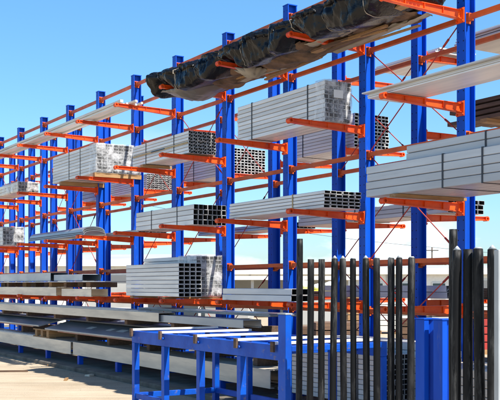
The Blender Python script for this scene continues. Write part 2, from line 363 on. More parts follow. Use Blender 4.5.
def film(parent, x0, x1, w, h, name='plastic_wrap', m='film', amp=.012, end=True, res=.035):
    """crinkled film round the near end of a package (x0 = end face side)"""
    bm = bmesh.new(); nx = max(3, int((x1-x0)/res)); per = []
    def seg(a, b_, n):
        for k in range(n): per.append((a[0] + (b_[0]-a[0])*k/n, a[1] + (b_[1]-a[1])*k/n))
    e = .012; ny = max(4, int(w/res)); nzz = max(4, int(h/res))
    seg((e, -e*.3), (e, h+e), nzz); seg((e, h+e), (-w-e, h+e), ny); seg((-w-e, h+e), (-w-e, -e*.3), nzz); seg((-w-e, -e*.3), (e, -e*.3), ny)
    rows = []
    for i in range(nx+1):
        x = x0 - e + (x1-x0+e)*i/nx; row = []
        for (y, z) in per:
            v = noise.noise_vector(Vector((x*9+parent.location.x, y*9, z*9)))*amp + noise.noise_vector(Vector((x*30, y*30, z*30)))*amp*.35
            if z <= 0.0: v.z = abs(v.z)*0
            row.append(bm.verts.new((x + v.x + (noise.noise(Vector((y*12, z*12, 3)))*.05 if i == nx else 0), y + v.y, z + v.z)))
        rows.append(row)
    n = len(per)
    for i in range(nx):
        for k in range(n): bm.faces.new((rows[i][k], rows[i][(k+1) % n], rows[i+1][(k+1) % n], rows[i+1][k])).smooth = True
    if end:
        c = [[None]*(nzz+1) for _ in range(ny+1)]
        for j in range(ny+1):
            for k in range(nzz+1):
                if j == 0: vv = rows[0][k] if k < nzz else rows[0][nzz]
                elif j == ny: vv = rows[0][nzz+ny+(nzz-k)] if True else None
                elif k == nzz: vv = rows[0][nzz + j]
                elif k == 0: vv = rows[0][(nzz+ny+nzz + (ny-j)) % n]
                else:
                    y = e - (w+2*e)*j/ny; z = -e*.3 + (h+1.3*e)*k/nzz
                    v = noise.noise_vector(Vector((5, y*10, z*10)))*amp
                    vv = bm.verts.new((x0 - e + v.x, y + v.y*.5, z + v.z*.5))
                c[j][k] = vv
        for j in range(ny):
            for k in range(nzz):
                q = [c[j][k], c[j+1][k], c[j+1][k+1], c[j][k+1]]
                if len(set(q)) == 4:
                    try: bm.faces.new(q).smooth = True
                    except ValueError: pass
    me = bpy.data.meshes.new(name); bm.to_mesh(me); bm.free(); me.materials.append(M[m])
    return link(name, me, parent)
def package(label, s0, s1, dd, w, z, h, cols, rows, m='alu', group=None, straps=(), smat='strap', dun=(), wrap=None, kind='box',
            name='profile_bundle', cat='bundle', t=.005, jit=.012, dunh=.04, tilt=0, wrapres=.035):
    o = thing(name, label, cat, s0, dd, z, group); o.rotation_euler = (0, tilt, ROT)
    Lx = s1 - s0; tw, th = w/cols, h/rows
    me = tube_mesh(Lx, tw, th, m, t, kind)
    for c in range(cols):
        for r_ in range(rows):
            link('tube', me, o, (random.uniform(-jit, jit), -c*tw + random.uniform(-.0015, .0015), r_*th))
    for x in straps: strap(o, x, w, h, m=smat)
    for x in dun:
        b = MB(); b.box(x - .045, x + .045, -w - .03, .03, -dunh, -.001); b.build('dunnage', 'timber', parent=o)
    if wrap: film(o, 0, wrap, w, h, res=wrapres)
    return o

zA, zB, zC, zD = 4.37, 3.426, 2.426, 1.405
GF, GR = 'metal profile bundles on the front arms', 'metal profile bundles on the rear arms'
# --- level B, front
package('tall pale tube bundle with wrapped end, right below the black wrapped roll', 1.58, 3.50, .62, .37, zB+.01, .46, 6, 9, group=GF, straps=(.32, 1.55), wrap=.16, t=.004)
package('bundle of webbed profiles with a tan and black line along its side, third level', 4.78, 6.68, .66, .44, zB+.03, .32, 6, 7, group=GF, straps=(.45, 1.4), kind='web', dun=(.12, 1.5))
package('bulky bundle with its near end in crinkled silver plastic, on two timber bearers', 7.93, 10.1, .76, .80, zB+.075, .49, 8, 9, 'alu', group=GF, straps=(.75, 1.3), wrap=.30, dun=(.05, 1.68), dunh=.073, wrapres=.04)
package('pale plastic wrapped bundle on the third arm level at the far left edge', 11.4, 13.6, 1.02, .42, zB+.03, .20, 6, 3, 'alu_warm', group=GF, wrap=1.0, straps=(.5,))
# --- level C, front
package('large grey bundle of flat rectangular tubes crossing the nearest column, longest side to the yard', -3.0, .28, 1.05, .84, zC+.03, .30, 6, 4, 'alu_cool', group=GF, straps=(1.72, 2.2), dun=(2.85, 1.35), dunh=.03, t=.004)
package('second layer of grey rectangular tubes lying on the large near bundle', -3.0, -.22, .98, .70, zC+.335, .14, 5, 2, 'alu_cool', group=GF, straps=(1.75,))
package('low bundle of small open black-ended tubes, next left of the large grey bundle', 1.28, 3.32, .84, .50, zC+.01, .19, 6, 5, group=GF, straps=(.6,), smat='strap_tan', t=.006)
package('bundle of square tubes showing an open grid end, between two arms left of the centre', 4.55, 6.46, .70, .52, zC+.01, .285, 7, 4, group=GF, straps=(.5, 1.35), t=.005)
package('white plastic wrapped bundle on the second arm level at the far left edge', 12.55, 14.5, .98, .45, zC+.01, .38, 6, 5, 'alu', group=GF, wrap=.8, straps=(.35, .9))
# --- level D, front
package('stack of flat rectangular tubes with dark open ends, on the lowest arms behind the table', 4.58, 6.35, .92, .36, zD+.03, .47, 4, 8, group=GF, jit=.005, t=.007, dun=(.4, 1.5), dunh=.03)
package('taller bundle in torn clear plastic, standing behind the stack of flat rectangular tubes', 4.84, 6.6, .50, .42, zD+.03, .58, 6, 10, group=GF, wrap=.55, straps=(.3,), dun=(.06,), dunh=.03)
package('two layers of wide pale beams between the plastic wrapped bundle and the black poles', 1.75, 3.30, .95, .30, zD+.005, .15, 2, 2, group=GF, t=.006)
# --- rear row
package('tall bundle with a grid of open tube ends, behind the two nearest front columns', 3.05, 4.75, -.93, .60, zB+.02, .46, 9, 10, group=GR, straps=(.4, 1.2), t=.007)
package('rear bundle of square tubes left of the tall grid bundle', 6.45, 8.5, -1.05, .62, zB+.02, .42, 9, 9, group=GR, straps=(.4, 1.4), t=.007)
package('farthest rear bundle with webbed profile ends on the third arm level', 9.75, 12.4, -1.02, .66, zB+.02, .33, 8, 8, group=GR, kind='web', straps=(.6,))
package('low bundle on the rear arms seen under the large grey near bundle', 1.42, 4.6, -1.08, .60, zC+.04, .17, 6, 3, 'alu', group=GR, straps=(.8, 1.8))
package('thin flat layer of small tubes on the rear arms in the middle of the rack', 4.75, 7.6, -1.0, .50, zC+.03, .09, 7, 2, 'alu_blue', group=GR)
package('short grey bundle on rear arms at second level beside the third column from the left', 12.0, 14.0, -1.0, .5, zB+.02, .25, 4, 3, 'alu_blue', group=GR)
package('bundle of closed box profiles on the rear lowest arms behind the black poles', 1.3, 3.9, -.95, .5, zD+.03, .16, 5, 2, 'alu', group=GR, kind='web')

# tan/black line on the webbed bundle's side
for o in [x for x in bpy.data.objects if x.get('label', '').startswith('bundle of webbed')]:
    b = MB(); b.box(.02, 1.88, .003, .007, .145, .165); b.build('edge_strip', 'strap_tan', parent=o)
    b = MB(); b.box(.75, 1.2, .0075, .011, .146, .164); b.build('tape', 'strap', parent=o)

# blank paper labels taped to bundle ends / sides
for key, (x, y, z, w_, h_, side) in {'tall pale tube bundle': (-.03, -.24, .27, .13, .09, 'end')}.items():
    for o in [q for q in bpy.data.objects if q.get('label', '').startswith(key)]:
        b = MB()
        if side == 'end': b.box(x, x + .002, y, y + w_, z, z + h_)
        else: b.box(x, x + w_, y, y + .0015, z, z + h_)
        b.build('paper_label', 'white', parent=o)

# --- sheets and loose lengths
def sheets(label, s0, s1, dd, w, z, layers, m, group=None, th=.012, gap=.004, name='steel_sheets', cat='sheets', jx=.05, lipm=None):
    o = thing(name, label, cat, s0, dd, z, group)
    for k in range(layers):
        jx0 = random.uniform(-jx, jx); jy = random.uniform(-.03, .03); b = MB()
        zz = k*(th+gap)
        b.box(jx0, s1-s0+jx0, -w+jy, jy, zz, zz+th); b.build('sheet', m, parent=o, bevel=.001)
    return o
sheets('pile of wide grey metal sheets reaching out of the picture at upper right', -3.0, .36, 1.02, .46, zB+.01, 4, 'alu', th=.013, gap=.002)
sheets('silvery sheets on the rear top arms at the upper right corner', -2.4, 1.2, -1.0, .75, zA+.03, 5, 'alu', th=.016)
sheets('short pale sheets on the rear top arms under the torn end of the black roll', 1.5, 2.7, -1.0, .6, zA+.03, 3, 'alu', th=.016)
# old timber planks on rear arms
o = thing('timber_stack', 'dark weathered planks stacked on the rear arms at right under the grey sheets', 'planks', -2.2, -1.0, zB+.05)
for r_ in range(4):
    for c in range(4):
        b = MB(); x = random.uniform(-.15, .15); b.box(x, 3.4 + x, -.17*c - .16, -.17*c, r_*.065, r_*.065 + .045); b.build('plank', 'timber_dark', parent=o, bevel=.003)
for x in (.4, 2.9):
    b = MB(); b.box(x-.05, x+.05, -.75, .05, -.045, -.001); b.build('dunnage', 'timber', parent=o)

# thin lengths on the top arms at the left
o = thing('slat_bundle', 'long thin pale slats lying along the top arms at upper left', 'slats', 6.1, .98, zA)
for k in range(7):
    b = MB(); x = random.uniform(0, .5); y = -.042*k; b.box(x, 8.2 + random.uniform(-.5, .5), y-.034, y, .006*k % .03, .03 + (.006*k) % .03)
    b.build('slat', 'alu' if k % 3 else 'alu_warm', parent=o)
for k in range(3):
    b = MB(); b.box(.4+k*.3, 7.5, -.08-k*.09, -.03-k*.09, .061, .10); b.build('slat', 'alu_warm', parent=o)

# curved troughs at level C
def trough(label, s0, s1, dd, z, w, h, m, n=3, group=None, th=.006, name='gutter_stack', cat='gutters'):
    o = thing(name, label, cat, s0, dd, z, group)
    for k in range(n):
        pts = []; 
        for i in range(13):
            a = R(180*i/12); pts.append((-w/2 + (w/2)*math.cos(a), h*math.sin(a)**.8 + k*.014))
        inn = [(-w/2 + (w/2-th)*math.cos(R(180*i/12)), (h-th)*max(0, math.sin(R(180*i/12)))**.8 + k*.014) for i in range(13)]
        b = MB(); b.prism(pts + inn[::-1], .012*k, s1-s0-.02*k, 'x'); b.build('gutter', 'dark' if k in (1, 3) else m, parent=o)  # some layers dark, painting in the shade of the gaps between gutters
    return o
trough('nested rounded grey gutter profiles with a dark end, on second arms left of centre', 7.9, 10.8, 1.0, zC+.01, .40, .085, 'alu_blue', 6)
package('thin flat strip of small channel ends just right of the rounded grey gutters', 6.7, 9.0, .55, .5, zC+.01, .05, 8, 1, 'alu_blue', name='channel_strips', cat='strips')

# lowest arms, left: long open troughs, timbers, angled sheets
def channel(label, s0, s1, dd, z, w, h, m, name='steel_channel', cat='steel channel', th=.008, lip=.03, group=None, flare=0.0, up=False):
    o = thing(name, label, cat, s0, dd, z, group)
    if up: pts = [(0+flare, h), (th+flare, h), (0, 0), (-w, 0), (-w-flare, h), (-w-th-flare, h), (-w-th, -th), (0+th, -th)]
    else: pts = [(-lip, 0), (0, 0), (0, h), (-w, h), (-w, 0), (-w+lip, 0), (-w+lip, th), (-w+th, th), (-w+th, h-th), (-th, h-th), (-th, th), (-lip, th)]
    b = MB(); b.prism(pts, 0, s1-s0, 'x'); b.build('profile', m, parent=o, bevel=.002)
    return o
GL = 'long steel lengths on the lowest arms at left'
channel('beige steel channel on the lowest arms, ending left of the fourth column', 9.25, 14.5, 1.0, zD, .32, .155, 'alu_warm', group=GL)
channel('shorter beige channel on the lowest arms behind the rounded end of its neighbour', 7.7, 9.1, .95, zD, .30, .13, 'alu_warm', group=GL)
o = thing('timber_bearers', 'row of brown timber blocks between the lower channels and the upper blue-grey sheets', 'timber', 7.9, .9, zD+.157, GL)
for k in range(9):
    b = MB(); x = k*.62 + random.uniform(-.12, .12); b.box(x, x+random.uniform(.12, .34), -.5, random.uniform(-.15, .02), 0, .085); b.build('block', 'timber' if k in (3, 6) else 'timber_dark', parent=o, bevel=.004)
b = MB(); b.box(-.2, 6, -.44, -.40, .0855, .09)
channel('blue-grey channel with an angled end, upper layer above the timber blocks at left', 9.6, 14.5, .98, zD+.27, .34, .15, 'alu_blue', group=GL, flare=.02)
channel('short blue-grey channel on top of the timber blocks, right of the angled one', 8.1, 9.5, .95, zD+.27, .34, .11, 'alu_blue', group=GL)
sheets('thin wide sheet under the blue-grey channels, poking out toward the centre', 6.9, 14.4, 1.05, .55, zD+.245, 1, 'alu', th=.012, group=GL)
b = None

# --- base level stacks
GBs = 'long lengths piled on the rack base'
def bearers(label, s0, dd, z, h, xs, w=.8, m='timber', group=GBs):
    o = thing('timber_bearers', label, 'timber', s0, dd, z, group)
    for x in xs:
        b = MB(); b.box(x-.05, x+.05, -w, 0, 0, h); b.build('block', m, parent=o, bevel=.004)
    return o
# G: two long wide channels end to end on the base beams
channel('long pale wide channel with an open end, lowest on the rack base behind the table', 2.05, 8.3, 1.04, .417, .5, .215, 'alu_warm', group=GBs, lip=.06, th=.012)
channel('long pale wide channel on the rack base at the far left', 8.36, 15.0, 1.06, .417, .5, .215, 'alu_warm', group=GBs, lip=.06, th=.012)
bearers('dark timber bearers under the tilted grey sheets on the rack base', 2.6, .90, .634, .16, (0, 1.5, 3.0, 4.5, 5.9, 7.4, 8.9), .75, 'timber_dark')
sheets('added dark plates filling the shaded gap between the wide pale channel and the tilted blue-grey sheets', 2.3, 9.3, .86, .7, .80, 3, 'dark', th=.012, group=GBs)  # added plates, their dark colour stands in for a band of shadow
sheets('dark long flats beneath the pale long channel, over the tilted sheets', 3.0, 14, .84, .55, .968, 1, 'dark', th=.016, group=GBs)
o = thing('wooden_pallet', 'short pieces of orange brown pallet wedged under the sheets at the left', 'pallet', 9.5, 1.05, .634)
for k in range(3):
    b = MB(); b.box(.32*k, .32*k + .12, -.7, 0, .02, .13); b.build('pallet_block', 'timber', parent=o, bevel=.004)
for z in (0, .131):
    b = MB(); b.box(-.06, .85, -.12, .005, z, z+.019); b.build('pallet_board', 'timber', parent=o)
    b = MB(); b.box(-.06, .85, -.60, -.48, z, z+.019); b.build('pallet_board', 'timber', parent=o)
for q, (a_, b_, lb) in enumerate(((-2.0, 5.6, 'added dark plates in place of the deep shade under the rack, behind the table'), (5.8, 14.5, 'added dark plates in place of the deep shade under the rack at left'))):  # added plates, dark to imitate the deep shade below the base
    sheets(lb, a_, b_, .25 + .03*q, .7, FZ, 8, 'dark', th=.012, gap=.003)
# F: tilted big sheets
def tilted(label, s0, s1, dd, z, w, m, ang, th=.03, extra=None):
    o = thing('steel_sheets', label, 'sheets', s0, dd, z, GBs); o.rotation_euler = (0, 0, ROT)
    b = MB(); b.box(0, s1-s0, -w, 0, 0, th); b.build('sheet', m, parent=o, rot=(R(ang), 0, 0), bevel=.004)
    b = MB(); b.box(.4, s1-s0-.6, -w+.05, -.02, -.022, -.002); b.build('sheet', 'cloth_red', parent=o, rot=(R(ang), 0, 0))
    return o
tilted('wide blue-grey sheets tilted toward the yard with a faded red sheet beneath', 3.4, 9.55, 1.1, .79, .74, 'alu_blue', -15)
tilted('pale blue sheets tilted toward the yard at the far left of the rack base', 9.9, 15, 1.1, .83, .62, 'alu_blue', -13)
# paint marks scrawled on the tilted sheet
for o in [x for x in bpy.data.objects if x.get('label', '').startswith('wide blue-grey')]:
    for k, (x, l_) in enumerate(((3.05, .28), (3.55, .2), (4.35, .25))):
        b = MB(); b.box(x, x+l_, -.30, -.19, .0325, .0335); b.build('chalk_mark', 'white', parent=o, rot=(R(-15), 0, 0))
bearers('dark bearers carrying the long pale channel above the tilted sheets', 3.2, .9, .99, .085, (0, 1.6, 3.2, 4.8, 6.4, 8.0, 9.6), .7, 'timber_dark')
channel('long beige channel running the length of the rack just below the lowest arms', 5.0, 15.0, 1.02, 1.078, .26, .13, 'alu_warm', group=GBs)
channel('grey steel channel ending behind the table, above the rack base', 2.75, 5.6, .98, 1.078, .26, .10, 'alu_blue', group=GBs)
sheets('dark thin strips laid on the grey channel behind the table', 2.6, 6.4, .70, .4, 1.215, 3, 'alu_blue', th=.01, group=GBs)
sheets('thin silver strips of uneven length lying on the long beige channel at left', 5.9, 13.5, .98, .20, 1.2095, 3, 'alu', th=.007, gap=.002, jx=.5, group=GBs)
sheets('thin silver strips of uneven length on the wide pale channel at the far left', 10.2, 14.5, 1.03, .25, .6335, 3, 'alu', th=.008, gap=.002, jx=.4, group=GBs)
# package stack behind the black poles
package('tall pale bundle of small profiles on the rack base behind the black poles', .15, 1.85, 1.06, .44, .42, .50, 7, 10, 'white_steel', straps=(.25, 1.3), t=.004, group=GBs)
package('bundle of open profiles beside the tall pale bundle, ends toward the camera', -.05, 1.8, .55, .44, .42, .60, 6, 8, 'alu', kind='web', group=GBs, t=.004)
package('rusty brown flat sections on the base of the rear row behind the black poles', .3, 2.6, -.95, .7, .42, .3, 7, 6, 'timber_dark', group=GBs, t=.006)
package('grey bundle on the base of the rear row behind the two blue stub posts', -2.6, .2, -.95, .8, .42, .75, 7, 8, 'alu', group=GBs, kind='web')
package('pale bundle on the front base near the right edge behind the thick poles', -2.5, -.35, .95, .7, .42, .45, 7, 6, 'alu_warm', group=GBs, straps=(.5, 1.5))
sheets('rusty sheets on the lowest rear arms behind the middle columns', 4.2, 7.2, -1.0, .7, zD+.03, 4, 'cloth_red', th=.015)
sheets('brownish plates stacked on the lowest rear arms behind the black poles', .0, 1.2, -1.0, .7, zD+.03, 6, 'timber_dark', th=.018)

# ------------------------------------------------------------ black wrapped roll on the top arms
def black_roll():
    s0, s1 = .02, 5.35
    o = thing('wrapped_roll', 'long black plastic wrapped roll with torn brown underside, lying along the top arms', 'roll', s0, .64, zA)
    Lx = s1 - s0; nx, ns = 420, 72
    straps = [.35, 1.0, 1.62, 2.15, 2.75, 3.3, 3.85, 4.4, 4.85]
    def sect(x, a, off=0):
        t = x / Lx
        w = .45 + .03*math.sin(x*1.7); h = .122 + .014*math.sin(x*2.6+1)
        end = min(1, (Lx - x)/.35 + .25); end2 = min(1, x/.12 + .55); k = (max(0, end)**.5)*(max(0, end2)**.5)
        pinch = 1.04 - sum(.20*math.exp(-abs((x-sx)/.10)**1.3) for sx in straps)
        ca, sa = math.cos(a), math.sin(a)
        y = w*k*pinch*math.copysign(abs(ca)**.85, ca); z = h*k*pinch*math.copysign(abs(sa)**.9, sa)
        nn = noise.noise(Vector((x*3.2, ca*1.5, sa*1.5)))*.045 + noise.noise(Vector((x*9, ca*3 + x*2, sa*3)))*.022 + abs(noise.noise(Vector((x*15 + ca*2.5, ca*3, sa*3))))*.030 - abs(noise.noise(Vector((x*7 - ca*3, ca*2 + 7, sa*2))))*.03
        if sa < -.3: z = max(z, -h*.86)
        rr = 1 + (nn + off)/.3
        zz = z*rr + h*.86 + .012
        # the loose film hangs a little below the arms in the bays between them, most near the front
        ph = ((x + s0) / SP) % 1.0; bay = max(0, min(1, min(ph, 1 - ph)*7 - .5))
        if zz < .012: zz = .012
        if sa < .1:
            fr = max(0, min(1, .5 + ca*.8)); zz -= bay*fr*(.16 + .05*noise.noise(Vector((x*2.5, 4, 1))))*min(1, .1 + abs(sa)*1.6)*k
        return Vector((x, y*rr, zz))
    bm = bmesh.new(); rows = []
    for i in range(nx+1):
        x = Lx*i/nx; rows.append([bm.verts.new(sect(x, 2*math.pi*k/ns)) for k in range(ns)])
    for i in range(nx):
        for k in range(ns): bm.faces.new((rows[i][k], rows[i][(k+1) % ns], rows[i+1][(k+1) % ns], rows[i+1][k])).smooth = True
    for r_, rev in ((rows[0], True), (rows[-1], False)):
        c = bm.verts.new(sum((v.co for v in r_), Vector())/ns + Vector(((-.03 if rev else .05), 0, 0)))
        for k in range(ns): bm.faces.new((r_[k], r_[(k+1) % ns], c)).smooth = True
    bmesh.ops.recalc_face_normals(bm, faces=bm.faces)
    me = bpy.data.meshes.new('black_wrap'); bm.to_mesh(me); bm.free(); me.materials.append(M['tarp']); link('black_wrap', me, o)
    for sx in straps[::1]:
        bm = bmesh.new(); A = []; tilt = random.uniform(-.06, .06)
        for k in range(ns):
            a = 2*math.pi*k/ns; A.append([bm.verts.new(sect(sx + dx + tilt*math.cos(a), a, .008)) for dx in (-.0055, .0055)])
        for k in range(ns): bm.faces.new((A[k][0], A[(k+1) % ns][0], A[(k+1) % ns][1], A[k][1]))
        me = bpy.data.meshes.new('webbing'); bm.to_mesh(me); bm.free(); me.materials.append(M['cord'] if random.random() < .75 else M['strap'])
        q = link('webbing', me, o); sd = q.modifiers.new('s', 'SOLIDIFY'); sd.thickness = .003
    # boards and torn card under the roll
    for k in range(4):
        b = MB(); y = -.40 + .13*k; x0 = random.uniform(.1, .5) + (2.4 if k % 3 == 2 else 0); b.box(x0, x0 + random.uniform(2.2, 3.2), y, y+.11, -.022 - .003*k, .004 + .001*k)
        q = b.build('board', 'timber', parent=o)
    def rag(x0, x1, y0, y1, m, z0, sag, seed, name='torn_card', nx=36, ny=22, ragged=.09):
        bm = bmesh.new(); g = []
        for i in range(nx+1):
            row = []
            for j in range(ny+1):
                u, v = i/nx, j/ny
                e = ragged*noise.noise(Vector((u*6 + seed, v*6, 1)))
                x = x0 + (x1-x0)*u + e*(1 if i in (0, nx) else .4); y = y0 + (y1-y0)*v + ragged*noise.noise(Vector((u*8, seed, v*2)))*(1 if j in (0, ny) else .3)
                bow = sag*(4*u*(1-u))**.8*(4*v*(1-v))**.8
                z = z0 - bow + .035*noise.noise(Vector((x*4, y*4, seed))) + .016*noise.noise(Vector((x*13, y*13, seed)))
                row.append(bm.verts.new((x, y, z)))
            g.append(row)
        for i in range(nx):
            for j in range(ny): bm.faces.new((g[i][j], g[i+1][j], g[i+1][j+1], g[i][j+1])).smooth = True
        me = bpy.data.meshes.new(name); bm.to_mesh(me); bm.free(); me.materials.append(M[m])
        q = link(name, me, o); sd = q.modifiers.new('s', 'SOLIDIFY'); sd.thickness = .004
    rag(.25, 1.52, -.44, .16, 'card', -.02, .03, 1)
    rag(1.72, 3.1, -.42, .20, 'card', -.03, .09, 2)
    rag(3.25, 4.70, -.42, .15, 'card', -.03, .07, 3)
    rag(4.1, 4.95, -.32, .36, 'film_grey', -.05, .15, 6, 'sagging_film', ragged=.05)
    for k in range(15):
        b = MB(); y = random.uniform(-.42, .08); x0 = random.uniform(.3, 2.9); L_ = random.uniform(.6, 1.8); w = random.uniform(.03, .09); z = -.075 - random.uniform(0, .03)
        b.box(-L_/2, L_/2, 0, w, 0, .02)
        b.build('loose_batten', random.choice(['timber', 'timber_dark', 'timber', 'cord']), parent=o, loc=(x0 + L_/2, y, z), rot=(R(random.uniform(-8, 8)), R(random.uniform(-2.2, 2.2)), R(random.uniform(-7, 7))))
    rag(2.85, 3.15, -.10, .20, 'cord', -.08, .12, 8, 'torn_rag', 12, 12, .12)
    rag(.3, 2.0, .0, .12, 'cord', -.06, .0, 9, 'loose_strap', 40, 3, .03)
    rag(.1, 1.8, -.30, -.22, 'cord', -.065, .0, 11, 'loose_strap', 40, 3, .03)
    # tube ends showing at the near end
    me = tube_mesh(.5, .045, .045, 'alu', .004)
    for c in range(8):
        link('tube', me, o, (-.09, .36 - .05*c, .02)); link('tube', me, o, (-.07, .36 - .05*c, .066))
black_roll()

# ------------------------------------------------------------ blue work table
ang = math.atan2(-2.63, 1.608)   # long direction, left-far corner to right-near corner
T0 = Vector((-1.31, 10.46, 0)); T1 = Vector((.298, 7.83, 0))
Lt = (T1 - T0).length; rz = math.atan2((T1-T0).y, (T1-T0).x)
t = thing('steel_table', 'blue steel trestle table with white bars across, in front of the rack', 'table', world_loc=Vector((T0.x, T0.y, GZ)), rz=rz)
# local x from far left corner to the near right post, local y = to the rack side (left of travel)
DT = 1.08; HT = .895                      # height above yard
b = MB(); b.box(0, Lt, 0, .06, HT-.13, HT); b.box(0, Lt, DT-.06, DT, HT-.13, HT)
b.box(0.001, .06, .06, DT-.06, HT-.13, HT-.002); b.box(Lt-.06, Lt-.001, .06, DT-.06, HT-.05, HT-.002)
b.build('top_frame', 'blue_table', parent=t, bevel=.004)
for k in range(1, 8):
    x = Lt*k/8; b = MB(); b.box(x-.03, x+.03, .0605, DT-.0605, HT-.10, HT-.02); b.build('cross_member', 'blue_table', parent=t, bevel=.003)
b = MB(); b.box(.061, Lt-.061, .3, .36, HT-.019, HT-.006); b.box(.061, Lt-.061, .7, .76, HT-.019, HT-.006); b.build('runner', 'blue_table', parent=t)
for k in range(5):
    x = min(max(Lt*k/4, .035), Lt-.035)
    for y in (.032, DT-.032):
        if k == 4 and y < .5: continue
        b = MB(); b.box(x-.034, x+.034, y-.031, y+.031, .008, HT-.131); q = b.build('leg', 'blue_table', parent=t, bevel=.004)
        b = MB(); b.box(x-.06, x+.06, y-.06, y+.06, 0, .008); b.build('foot_plate', 'blue_table', parent=q)
for y in (.032, DT-.032):
    for k in range(4):
        b = MB(); b.box(Lt*k/4+.07, Lt*(k+1)/4-.07 + (.035 if k == 3 else 0) - (.035 if k==3 else 0), y-.02, y+.02, .15, .21); b.build('stringer', 'blue_table', parent=t, bevel=.003)
for x in (.035, Lt/2, Lt-.035):
    b = MB(); b.box(x-.022, x+.022, .064, DT-.064, .15, .21); b.build('stringer', 'blue_table', parent=t, bevel=.003)
# taller corner post
b = MB(); b.box(Lt-.075, Lt+.04, -.03, .03, .0, 1.155); q = b.build('corner_post', 'blue_table', parent=t, bevel=.005)
b = MB(); b.box(Lt-.078, Lt+.043, -.033, .033, 1.1555, 1.167); b.build('post_cap', 'greypost', parent=q)
for k in range(4):
    x = Lt*k/4 + .03; b = MB(); b.cyl((x, -.004, HT-.05), (x, -.022, HT-.05), .014, 8); b.build('bolt', 'blue_table', parent=t)
lab = ['white bar at the far left end of the blue table', 'second white bar from the left on the blue table', 'middle white bar lying across the blue table',
       'fourth white bar from the left on the blue table', 'white bar nearest the tall blue corner post']
for k in range(5):
    x = Lt*k/4 + (.05 if k == 0 else 0) - (.16 if k == 4 else 0)
    p = Vector((T0.x, T0.y, 0)) + Matrix.Rotation(rz, 3, 'Z') @ Vector((x, -.03, 0))
    o = thing('white_bar', lab[k], 'bar', world_loc=Vector((p.x, p.y, GZ+HT+.001)), rz=rz + R(random.uniform(-.8, .8)), group='white bars across the blue table')
    b = MB(); b.box(-.022, .022, .012, DT+.02, 0, .024); b.build('bar', 'white', parent=o, bevel=.004)
    b = MB(); b.box(-.024, .024, -.010, .0115, -.062, .026); b.build('end_stop', 'timber_dark', parent=o, bevel=.003)
def at(px, Y, z=0):      # a point seen at picture column px when standing Y metres away
    return Vector(((px-250)/944*Y, Y, z))
# boards on the ground under the table
for k, (px_, Y_, a_, l_) in enumerate(((262, 10.9, 25, .9), (276, 11.0, 10, .8), (268, 10.6, 40, .7))):
    b = MB(); b.box(-l_/2, l_/2, -.05, .05, 0, .03)
    o = b.build('board', 'white' if k != 1 else 'timber', loc=at(px_, Y_, GZ + .002 + k*.031), rot=(0, 0, R(a_)), bevel=.003)
    tag(o, ['pale board lowest on the ground under the table', 'brown board on the ground pile under the table', 'pale board topmost in the pile under the table'][k], 'board', 'boards under the table')

# scraps on the yard in front of the rack
for k, (px_, Y_, a_, w_, l_, m_, lb) in enumerate(((56, 16.4, 20, .07, .30, 'timber', 'small timber offcut on the ground in the shade left of the table'), (94, 14.6, 60, .10, .34, 'alu_warm', 'bent pale metal scrap on the ground just left of the table'),
        (12, 15.2, 5, .06, .5, 'timber_dark', 'thin dark offcut on the sunlit yard at the far left'), (66, 13.9, 95, .05, .22, 'timber', 'short stick lying nearest the picture bottom on the sunny yard'))):
    b = MB(); b.prism([(-w_/2, 0), (w_/2, 0), (w_/2*.7, .025), (-w_/2, .03)], -l_/2, l_/2, 'x')
    tag(b.build('offcut', m_, loc=at(px_, Y_, GZ + .001), rot=(0, 0, R(a_))), lb, 'offcut', 'scraps on the yard')

# gravel and grit gathered along the foundation and scattered on the yard
bm = bmesh.new(); rg = random.Random(3)
for k in range(2200):
    s_ = rg.uniform(-2, 15); dd = 1.34 + abs(rg.gauss(0, .35)) if k % 3 else rg.uniform(1.34, 5)
    p = W(s_, dd, GZ + .001); r_ = rg.uniform(.002, .009) if k % 40 else rg.uniform(.010, .02)
    v = [bm.verts.new(p + Vector((math.cos(a)*r_*rg.uniform(.6, 1.2), math.sin(a)*r_*rg.uniform(.6, 1.2), 0))) for a in (0, 1.4, 2.7, 4.1, 5.2)]
    t_ = bm.verts.new(p + Vector((rg.uniform(-.3, .3)*r_, rg.uniform(-.3, .3)*r_, r_*rg.uniform(.5, .9))))
    for i in range(5): bm.faces.new((v[i], v[(i+1) % 5], t_))
me = bpy.data.meshes.new('gravel'); bm.to_mesh(me); bm.free(); me.materials.append(M['grit'])
tag(link('gravel', me), 'loose grit and small stones along the rack foundation and on the yard', 'gravel', kind='stuff')

# ------------------------------------------------------------ black poles
poles = [ # px, Y, top z, radius, cap, lean
 (298.5, 7.55, 1.97, .026, 0), (309.5, 7.40, 1.802, .026, 0), (321, 7.38, 1.802, .026, 0), (332.5, 7.36, 1.805, .026, 1), (344, 7.34, 1.803, .026, 1),
 (354, 7.32, 1.803, .024, 2), (367, 7.25, 1.803, .026, 1), (377.5, 7.2, 1.803, .0265, 2), (391, 7.15, 1.803, .0265, 2), (398.7, 7.1, 1.803, .025, 1), (410.3, 7.05, 1.803, .027, 2),
 (453, 6.0, 1.955, .027, 0), (455.3, 5.45, 1.80, .0275, 1), (467.8, 5.4, 1.805, .028, 0), (480.5, 5.35, 1.805, .030, 2), (492.3, 5.3, 1.80, .028, 1)]
plab = ['tallest thin black pole at the left end of the pole row', 'flat topped black pole right beside the tallest thin one', 'second flat topped black pole in the left group',
 'white pointed black pole, first pointed one from the left', 'white pointed black pole, second pointed one from the left', 'black pole with a low white cap, sixth from the left',
 'white pointed black pole in front of the blue column', 'black pole with a low white cap, eighth from the left', 'black pole with a low white cap left of the closely set pair end',
 'white pointed black pole third last in the left group before the blue stub posts', 'black pole nearest the two blue stub posts, on their left',
 'tall black pole standing behind the thick white pointed pole', 'thick white pointed black pole just right of the blue stub posts', 'thick flat topped black pole in the right group',
 'thickest black pole with a low white cap in the right group', 'thick white pointed black pole beside the grey post at right edge']
